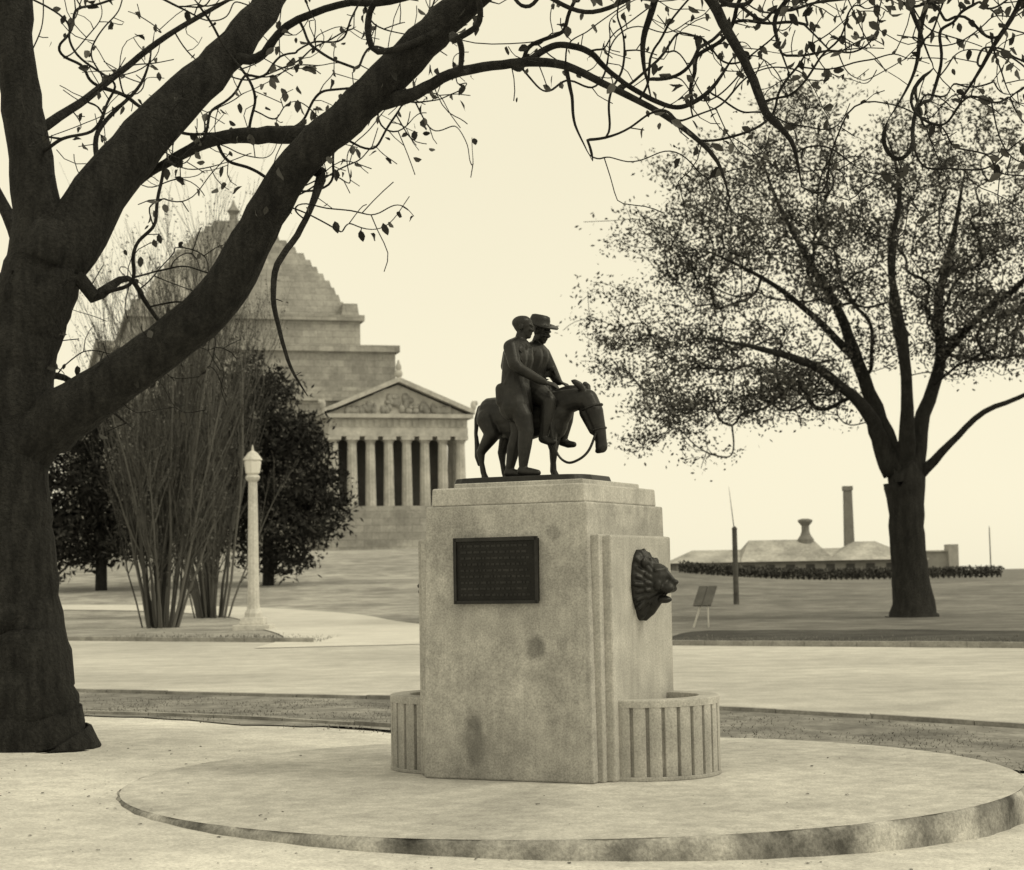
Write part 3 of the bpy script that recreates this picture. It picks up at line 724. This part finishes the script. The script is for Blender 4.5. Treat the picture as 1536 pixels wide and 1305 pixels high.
# ------------------------------------------------------------------ elm on the right
et = empty('elm_tree', (0, 0, 0)); D2 = 62.0; S2 = D2/2700
T = Tree()
def L2(lst, par=None, wig=.08, sub=4, rs=.8):
    pts = [tuple(img_pt(q[0], q[1], D2, q[3] if len(q) > 3 else 0))+(q[2]*S2*rs,) for q in lst]
    p = -1 if par is None else T.nearest(pts[0][:3]); return T.limb(pts, p, sub, wig)
L2([(1362, 945, 42), (1362, 922, 33), (1360, 880, 28), (1357, 830, 26), (1356, 770, 27), (1352, 725, 33)], wig=.02, rs=1)
L2([(1340, 725, 24), (1322, 680, 17), (1300, 635, 13, -.5), (1262, 600, 10, -1), (1205, 565, 8, -1.8), (1130, 545, 5, -2.5), (1050, 530, 1, -3)], 1)
L2([(1345, 720, 22), (1325, 640, 15, .5), (1298, 550, 12, 1), (1272, 465, 9, 1.5), (1232, 385, 6, 2), (1190, 290, 4, 2.5), (1165, 210, 1, 2.8)], 1)
L2([(1355, 720, 20), (1352, 630, 12, -1), (1338, 530, 9, -2), (1315, 420, 6, -2.8), (1328, 320, 4, -3.2), (1300, 230, 1, -3.6)], 1)
L2([(1365, 720, 22), (1392, 630, 14, .6), (1425, 545, 11, 1.2), (1428, 455, 9, 1.6), (1455, 355, 6, 1.8), (1480, 240, 1, 2)], 1)
L2([(1370, 722, 18), (1375, 640, 11, 1.5), (1385, 540, 8, 3), (1378, 440, 6, 4), (1395, 320, 1, 4.5)], 1)
L2([(1380, 722, 15), (1418, 680, 9, -.6), (1465, 635, 7, -1), (1530, 608, 5, -1.4), (1620, 550, 1, -2)], 1, rs=.6)
L2([(1425, 545, 10, 1.2), (1470, 490, 7, 0), (1530, 440, 5, -1), (1600, 360, 1, -1.5)], 1)
L2([(1290, 540, 9, 1), (1220, 480, 6, 0), (1140, 430, 4, -1), (1040, 385, 1, -1.5)], 1)
ells = [(1055, 335, 115, 90), (1190, 215, 95, 70), (1320, 290, 150, 105), (1500, 290, 170, 140), (1000, 485, 115, 65), (1170, 420, 150, 95),
        (1010, 600, 100, 68), (1120, 580, 125, 78), (1350, 430, 150, 100), (1480, 450, 120, 110), (1610, 420, 120, 150), (1240, 570, 95, 65), (1480, 550, 90, 45), (1130, 280, 90, 75), (1000, 655, 60, 40), (940, 560, 45, 50)]
cl = []
wts = [e[2]*e[3] for e in ells]
for i in range(320):
    e_ = R.choices(ells, wts)[0]
    while True:
        a, c, d = R.uniform(-1, 1), R.uniform(-1, 1), R.uniform(-1, 1)
        if a*a+c*c+d*d < 1 and a*a+c*c+d*d > .12: break
    cl.append(np.array(img_pt(e_[0]+a*e_[2], e_[1]+c*e_[3], D2, d*4.2)))
targets = []
for c in cl:
    for _ in range(12): targets.append(c+NR.normal(0, 1, 3)*np.array([.62, .62, .34]))
tips = T.grow(targets, step=.5, tip=.011, curve=.18, droop=.02, root=img_pt(1355, 700, D2), minidx=14, expo=2.7)
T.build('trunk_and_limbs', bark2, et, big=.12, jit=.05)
lp = []
for k in tips:
    q = T.p[k]; low = 1.2 if q[2] < 10.5 else 1.0
    for _ in range(int(R.choice([7, 14, 20, 26])*low)):
        lp.append(Vector(q)+Vector((R.gauss(0, .28), R.gauss(0, .28), R.gauss(0, .18))))
leaf_mesh('foliage', lp, .15, crownm, et, .5)

# ------------------------------------------------------------------ bare multi-stem trees
def bare(name, x, y, h, nst, spread, seed, leaves=0):
    rr = random.Random(seed); e_ = empty(name, (x, y, H(x, y))); b = B(); lf = []
    def stem(p, d, L_, r, lvl):
        n = 8 if lvl == 0 else 5; P = [p.copy()]; Q = [r]; q = p.copy(); dd = d.copy()
        for k in range(n):
            dd = (dd+Vector((rr.gauss(0, .06), rr.gauss(0, .06), .10 if lvl else .05))).normalized()
            q = q+dd*(L_/n); P.append(q.copy()); Q.append(r*(1-.85*(k+1)/n)+.004)
        b.tube(P, Q, 5 if lvl == 0 else 3)
        if lvl < 2:
            for _ in range((11, 6)[lvl]):
                k = rr.randint(2 if lvl == 0 else 1, n-1); a = rr.uniform(0, 6.28)
                nd = (dd*1.0+Vector((math.cos(a), math.sin(a), .2))*rr.uniform(.25, .7)).normalized()
                stem(P[k], nd, L_*rr.uniform(.2, .42), Q[k]*.5, lvl+1)
        else:
            for _ in range(leaves): lf.append(P[rr.randint(2, n)]+Vector((rr.gauss(0, .12), rr.gauss(0, .12), rr.gauss(0, .12))))
    for i in range(nst):
        a = rr.uniform(0, 6.28); rad = rr.uniform(0, .75)
        p = Vector((math.cos(a)*rad, math.sin(a)*rad, -.1)); tilt_ = rad/.75*spread*rr.uniform(.5, 1.2)
        d = Vector((math.cos(a)*tilt_, math.sin(a)*tilt_, 1)).normalized()
        stem(p, d, h*rr.uniform(.4, 1.0)*(1.0 if rad < .5 else .8), rr.uniform(.03, .065), 0)
    b.obj('stems', twigm, e_)
    if lf: leaf_mesh('sparse_foliage', lf, .11, haze_leafm, e_, .5)
    return e_
bare('bare_multi_stem_tree', -12.7, 64.5, 13.5, 46, .32, 3, 2)
bare('bare_multi_stem_tree', -12.6, 75, 17.5, 48, .30, 5, 3)

# ------------------------------------------------------------------ dark conifers
def conifer(name, ells, d, nclump, trunk, per=30, size=.40):
    e_ = empty(name, (0, 0, 0)); T = Tree()
    pts = [tuple(img_pt(u, v, d))+(r,) for u, v, r in trunk]; T.limb(pts, -1, 5, .02)
    w = [q[2]*q[3] for q in ells]; cl = []; lp = []
    for i in range(nclump):
        q = R.choices(ells, w)[0]
        while True:
            a, c, f = R.uniform(-1, 1), R.uniform(-1, 1), R.uniform(-1, 1)
            if a*a+c*c+f*f < 1: break
        cl.append(np.array(img_pt(q[0]+a*q[2], q[1]+c*q[3], d, f*3.0)))
    T.grow(cl, step=.7, tip=.02, curve=.1, droop=.05, root=pts[0][:3])
    T.build('trunk', bark2, e_, big=.15)
    for c in cl:
        for _ in range(per):
            lp.append(Vector(c)+Vector((R.gauss(0, .48), R.gauss(0, .48), R.gauss(0, .24))))
    leaf_mesh('foliage', lp, size, conm, e_, .35); return e_
conifer('conifer_tree', [(430, 770, 88, 55), (425, 700, 80, 65), (400, 610, 60, 65), (440, 650, 50, 50), (378, 560, 42, 42), (485, 735, 42, 35), (350, 750, 60, 70), (410, 835, 65, 22), (345, 660, 60, 80)], 105, 640,
        [(400, 880, .35), (400, 780, .3), (398, 660, .2), (385, 540, .06)])
conifer('conifer_tree', [(130, 730, 75, 60), (105, 670, 65, 60), (150, 790, 80, 50), (90, 810, 75, 45), (200, 750, 60, 80), (150, 610, 50, 55), (240, 680, 55, 90), (280, 740, 50, 90), (60, 760, 50, 70)], 103, 760,
        [(150, 885, .35), (150, 780, .3), (145, 680, .2), (150, 590, .06)])

# ------------------------------------------------------------------ shrine
sh = empty('war_memorial_shrine', (-12.6, 200, 4.4), math.radians(15)); sh.scale = (.95, .95, .985)
TX, TY = -16.0, 29.0
b = B()
b.box(-9.2, 9.2, -1.2, 7, 0, 4.6); b.box(-9.0, 9.0, -.6, 7, 4.6, 5.0); b.box(-8.7, 8.7, -.2, 7, 5.0, 5.4)
b.box(-12, -9.2, 1.5, 7, 0, 3.8)
b.obj('portico_base', shrinestone, sh)
b = B()
CP = [(.66, 5.4), (.64, 6.5), (.60, 9), (.53, 12.55), (.56, 12.6), (.72, 12.9)]
for i in range(8):
    x = -7.6+i*15.2/7
    b.lathe(CP, 20, (x, .9, 0), flute=.09); b.box(x-.78, x+.78, .12, 1.68, 12.9, 13.3)
for j in (1, 2):
    for x in (-7.6, 7.6):
        b.lathe(CP, 20, (x, .9+j*2.2, 0), flute=.09); b.box(x-.78, x+.78, .12+j*2.2, 1.68+j*2.2, 12.9, 13.3)
b.obj('columns', columnstone, sh)
b = B()
b.box(-8.35, 8.35, .1, 6.99, 13.302, 14.3); b.box(-8.3, 8.3, .16, 6.99, 14.3, 15.35)
b.box(-8.9, 8.9, -.5, 6.99, 15.35, 15.8)
for i in range(22):
    x = -8.0+i*16/21; b.box(x-.22, x+.22, .06, .155, 14.36, 15.25)
def gable(y0, y1, hw, z0, z1): b.poly([(-hw, y0, z0), (hw, y0, z0), (0, y0, z1), (-hw, y1, z0), (hw, y1, z0), (0, y1, z1)], [(0, 1, 2), (5, 4, 3), (0, 3, 4, 1), (1, 4, 5, 2), (2, 5, 3, 0)])
gable(.35, 7, 8.4, 15.801, 19.2)
for s2 in (-1, 1):
    b.poly([(s2*9.1, -.55, 15.801), (0, -.55, 19.45), (0, -.55, 20.0), (s2*9.1, -.55, 16.3), (s2*9.1, 7.2, 15.801), (0, 7.2, 19.45), (0, 7.2, 20.0), (s2*9.1, 7.2, 16.3)],
           [(0, 1, 2, 3), (7, 6, 5, 4), (3, 2, 6, 7), (0, 4, 5, 1), (0, 3, 7, 4)])
    b.ell((s2*9.0, -.2, 16.8), (.35, .3, .6)); b.ell((s2*9.3, -.2, 17.1), (.25, .2, .3))
b.ell((0, -.2, 20.4), (.5, .4, .5)); b.ell((0, -.2, 21.1), (.35, .3, .55)); b.ell((0, -.2, 21.6), (.16, .15, .4))
b.obj('entablature_and_pediment', columnstone, sh)
b = B()
for i in range(70):
    x = R.uniform(-6.3, 6.3); hm = 19.0-abs(x)*.41-.75; z = R.uniform(16.1, max(16.3, hm))
    b.ell((x, .32, z), (R.uniform(.2, .5), .32, R.uniform(.25, .7)), n=8, m=6)
b.obj('pediment_relief', shrinestone, sh, smooth=True)
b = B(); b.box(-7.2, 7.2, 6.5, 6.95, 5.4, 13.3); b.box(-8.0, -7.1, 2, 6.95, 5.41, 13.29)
b.obj('portico_recess', shrine_shade, sh)
b = B()
hw = 21
b.box(TX-hw-2, TX+hw+2, TY-hw-1, TY+hw+2, 0, 4.2)
b.box(TX-hw, TX+hw, TY-hw, TY+hw, 4.2, 18.0); b.box(TX-hw-.5, TX+hw+.5, TY-hw-.5, TY+hw+.5, 18.0, 18.8); b.box(TX-hw+.2, TX+hw-.2, TY-hw+.2, TY+hw-.2, 18.8, 19.7)
b.box(TX-17.9, TX+17.9, TY-17.9, TY+17.9, 19.7, 24.2); b.box(TX-18.4, TX+18.4, TY-18.4, TY+18.4, 24.2, 25.0)
b.box(TX-14.2, TX+14.2, TY-14.2, TY+14.2, 25.0, 28.4); b.box(TX-14.7, TX+14.7, TY-14.7, TY+14.7, 28.4, 29.1)
prof = [(13.2, 29.1), (11.2, 33), (8.4, 36.8), (5.1, 40), (1.9, 42.6)]
NS = 14
for i in range(NS):
    z0 = 29.1+i*13.3/NS; z1 = z0+13.3/NS
    w = np.interp(z0+.2, [q[1] for q in prof], [q[0] for q in prof]); b.box(TX-w, TX+w, TY-w, TY+w, z0, z1, .25, .25)
for sx in (-1, 1):
    for sy in (-1, 1): b.box(TX+sx*13-1.1, TX+sx*13+1.1, TY+sy*13-1.1, TY+sy*13+1.1, 29.11, 30.6, .2, .2)
b.obj('stepped_tower', shrinestone, sh)
b = B(); b.lathe([(1.5, 42.3), (1.5, 42.7), (.6, 43.0), (.5, 43.7), (.9, 44.2), (.3, 44.9), (.1, 45.6)], 12, (TX, TY, 0)); b.obj('finial', shrinestone, sh)

# ------------------------------------------------------------------ lamp
lp_ = empty('street_lamp', (-8.75, 60.5, H(-8.75, 60.5)))
b = B(); b.box(-.62, .62, -.62, .62, -.1, .18); b.box(-.42, .42, -.42, .42, .18, .42, .03, .03)
b.obj('base_block', lampm, lp_, bevel=.03)
b = B(); b.lathe([(.30, .42), (.30, .55), (.22, .70), (.20, .9), (.155, 4.7), (.15, 4.95), (.22, 5.02), (.25, 5.1), (.2, 5.18)], 20, flute=.05)
b.obj('column', lampm, lp_)
b = B(); b.lathe([(.16, 5.18), (.24, 5.25), (.29, 5.6), (.27, 5.68)], 8); b.obj('lantern', lampglass, lp_)
b = B(); b.lathe([(.33, 5.68), (.31, 5.73), (.16, 5.93), (.05, 6.0), (.035, 6.1), (.01, 6.2)], 8); b.obj('lantern_cap', lampm, lp_)

# ------------------------------------------------------------------ right hand distance
hl = empty('long_low_building', (0, 0, .95))
b = B(); b.box(13.4, 33.8, 149, 157, 0, 1.55); b.box(33.8, 36.6, 150, 156, 0, 2.15); b.box(36.0, 36.8, 149.4, 151, 0, 2.75)
b.obj('walls', wallm, hl)
b = B()
def hiproof(x0, x1, y0, y1, z0, z1, run):
    ym = (y0+y1)/2
    b.poly([(x0, y0, z0), (x1, y0, z0), (x1, y1, z0), (x0, y1, z0), (x0+run, ym, z1), (x1-run, ym, z1)], [(0, 1, 5, 4), (1, 2, 5), (2, 3, 4, 5), (3, 0, 4), (0, 3, 2, 1)])
hiproof(12.9, 34.2, 148.5, 157.5, 1.56, 2.65, 2.2)
hiproof(18.6, 26.4, 148.2, 156.0, 1.57, 3.40, 1.2)
hiproof(25.8, 33.2, 148.1, 155.5, 1.58, 3.15, 2.8)
b.box(33.6, 36.9, 149.8, 156.2, 2.151, 2.28)
b.obj('roof', roofm, hl)
b = B()
for i in range(12): b.box(14.2+i*1.65, 14.9+i*1.65, 148.93, 149.02, .6, 1.3)
b.obj('windows', windm, hl)
b = B(); b.lathe([(.75, 2.6), (.7, 3.4), (.45, 3.75), (.33, 4.1), (.33, 4.55), (.62, 4.9), (.62, 5.05), (.3, 5.15)], 12, (24.6, 152, 0)); b.obj('roof_ventilator', brickm, hl)
ch_ = empty('brick_chimney', (30.3, 163, 1.0))
b = B(); b.box(-.45, .45, -.45, .45, 0, 7.9, .1, .1); b.box(-.42, .42, -.42, .42, 7.9, 8.3); b.obj('stack', brickm, ch_)
lpz = []
for i in range(7500):
    x = R.uniform(12, 35.3); y = 131+R.uniform(-.6, .6); lpz.append((x, y, H(x, y)+R.uniform(.15, .78)))
hg = empty('hedge', (0, 0, 0)); leaf_mesh('hedge_foliage', lpz, .2, hedgem, hg, .6)
b = B()
for i in range(60):
    x = 12+i*.39; b.box(x-.05, x+.05, 130.9, 131.1, H(x, 131)-.1, H(x, 131)+.5)
b.obj('hedge_stems', hedgem, hg)
pz = H(9.8, 80); e_ = empty('wooden_post', (9.8, 80, pz)); b = B(); b.lathe([(.13, -.1), (.12, 1.5), (.11, 3.3), (.13, 3.35), (.05, 3.45)], 10); b.obj('post', dark_wood, e_)
b = B(); b.tube([(-.02, 0, 3.4), (-.12, 0, 4.4), (-.2, 0, 5.2)], [.025, .016, .008], 6); b.obj('mast', dark_wood, e_)
e_ = empty('flag_pole', (47.5, 180, 1.0)); b = B(); b.lathe([(.07, 0), (.05, 4.6), (.02, 4.9)], 8); b.obj('pole', dark_wood, e_)
e_ = empty('notice_board', (5.65, 54.5, 0), math.radians(-25))
b = B()
for x, w in ((-.24, .27), (.05, .27)):
    b.poly([(x, -.18, .66), (x+w, -.18, .66), (x+w+.10, .14, 1.24), (x+.10, .14, 1.24), (x, -.15, .63), (x+w, -.15, .63), (x+w+.10, .17, 1.21), (x+.10, .17, 1.21)],
           [(0, 1, 2, 3), (7, 6, 5, 4), (0, 4, 5, 1), (1, 5, 6, 2), (2, 6, 7, 3), (3, 7, 4, 0)])
b.obj('panels', signm, e_)
b = B()
b.tube([(-.28, -.1, -.05), (.0, -.02, .80)], [.03, .03], 6); b.tube([(.16, .05, -.05), (.16, .02, .85)], [.02, .02], 6)
b.obj('legs', paintm, e_)

# ------------------------------------------------------------------ sky, sun, camera
SUN_EL = math.radians(48); SUN_ROT = math.radians(108)
w = bpy.data.worlds.new('World'); scene.world = w; w.use_nodes = True
nt = w.node_tree; N = nt.nodes; Lk = nt.links
bg = N['Background']; bg.inputs['Strength'].default_value = 0.1
sky = N.new('ShaderNodeTexSky'); sky.sky_type = 'NISHITA'; sky.sun_disc = False
sky.sun_elevation = SUN_EL; sky.sun_rotation = SUN_ROT
bw = N.new('ShaderNodeRGBToBW'); Lk.new(sky.outputs[0], bw.inputs[0])
pw = N.new('ShaderNodeMath'); pw.operation = 'POWER'; Lk.new(bw.outputs[0], pw.inputs[0]); pw.inputs[1].default_value = 0.10
tc = N.new('ShaderNodeTexCoord'); nz = N.new('ShaderNodeTexNoise'); nz.inputs['Scale'].default_value = 2.2; nz.inputs['Detail'].default_value = 4
Lk.new(tc.outputs['Generated'], nz.inputs['Vector'])
mr = N.new('ShaderNodeMapRange'); mr.inputs['To Min'].default_value = 8.3*.94; mr.inputs['To Max'].default_value = 8.3*1.06
Lk.new(nz.outputs['Fac'], mr.inputs['Value'])
mu = N.new('ShaderNodeMath'); mu.operation = 'MULTIPLY'; Lk.new(pw.outputs[0], mu.inputs[0]); Lk.new(mr.outputs[0], mu.inputs[1])
sc = N.new('ShaderNodeVectorMath'); sc.operation = 'SCALE'; sc.inputs[0].default_value = (1.0, .93, .70); Lk.new(mu.outputs[0], sc.inputs['Scale'])
Lk.new(sc.outputs[0], bg.inputs['Color'])

sl = bpy.data.lights.new('sun', 'SUN'); sl.energy = 1.4; sl.angle = math.radians(14); sl.color = (1, .93, .72)
so = bpy.data.objects.new('sun', sl); scene.collection.objects.link(so)
to_sun = Vector((math.sin(SUN_ROT)*math.cos(SUN_EL), math.cos(SUN_ROT)*math.cos(SUN_EL), math.sin(SUN_EL)))
so.rotation_euler = to_sun.to_track_quat('Z', 'Y').to_euler()

cam = bpy.data.cameras.new('camera'); co = bpy.data.objects.new('camera', cam); scene.collection.objects.link(co)
cam.sensor_width = 36; cam.lens = 36*2700/1536; cam.clip_end = 9000; cam.clip_start = .1
cam.dof.use_dof = True; cam.dof.focus_distance = 13.6; cam.dof.aperture_fstop = 4.0
co.matrix_world = Matrix.Translation((0, 0, 1.6)) @ Matrix.Rotation(math.radians(94.52), 4, 'X') @ Matrix.Rotation(math.radians(-1.0), 4, 'Z')
scene.camera = co
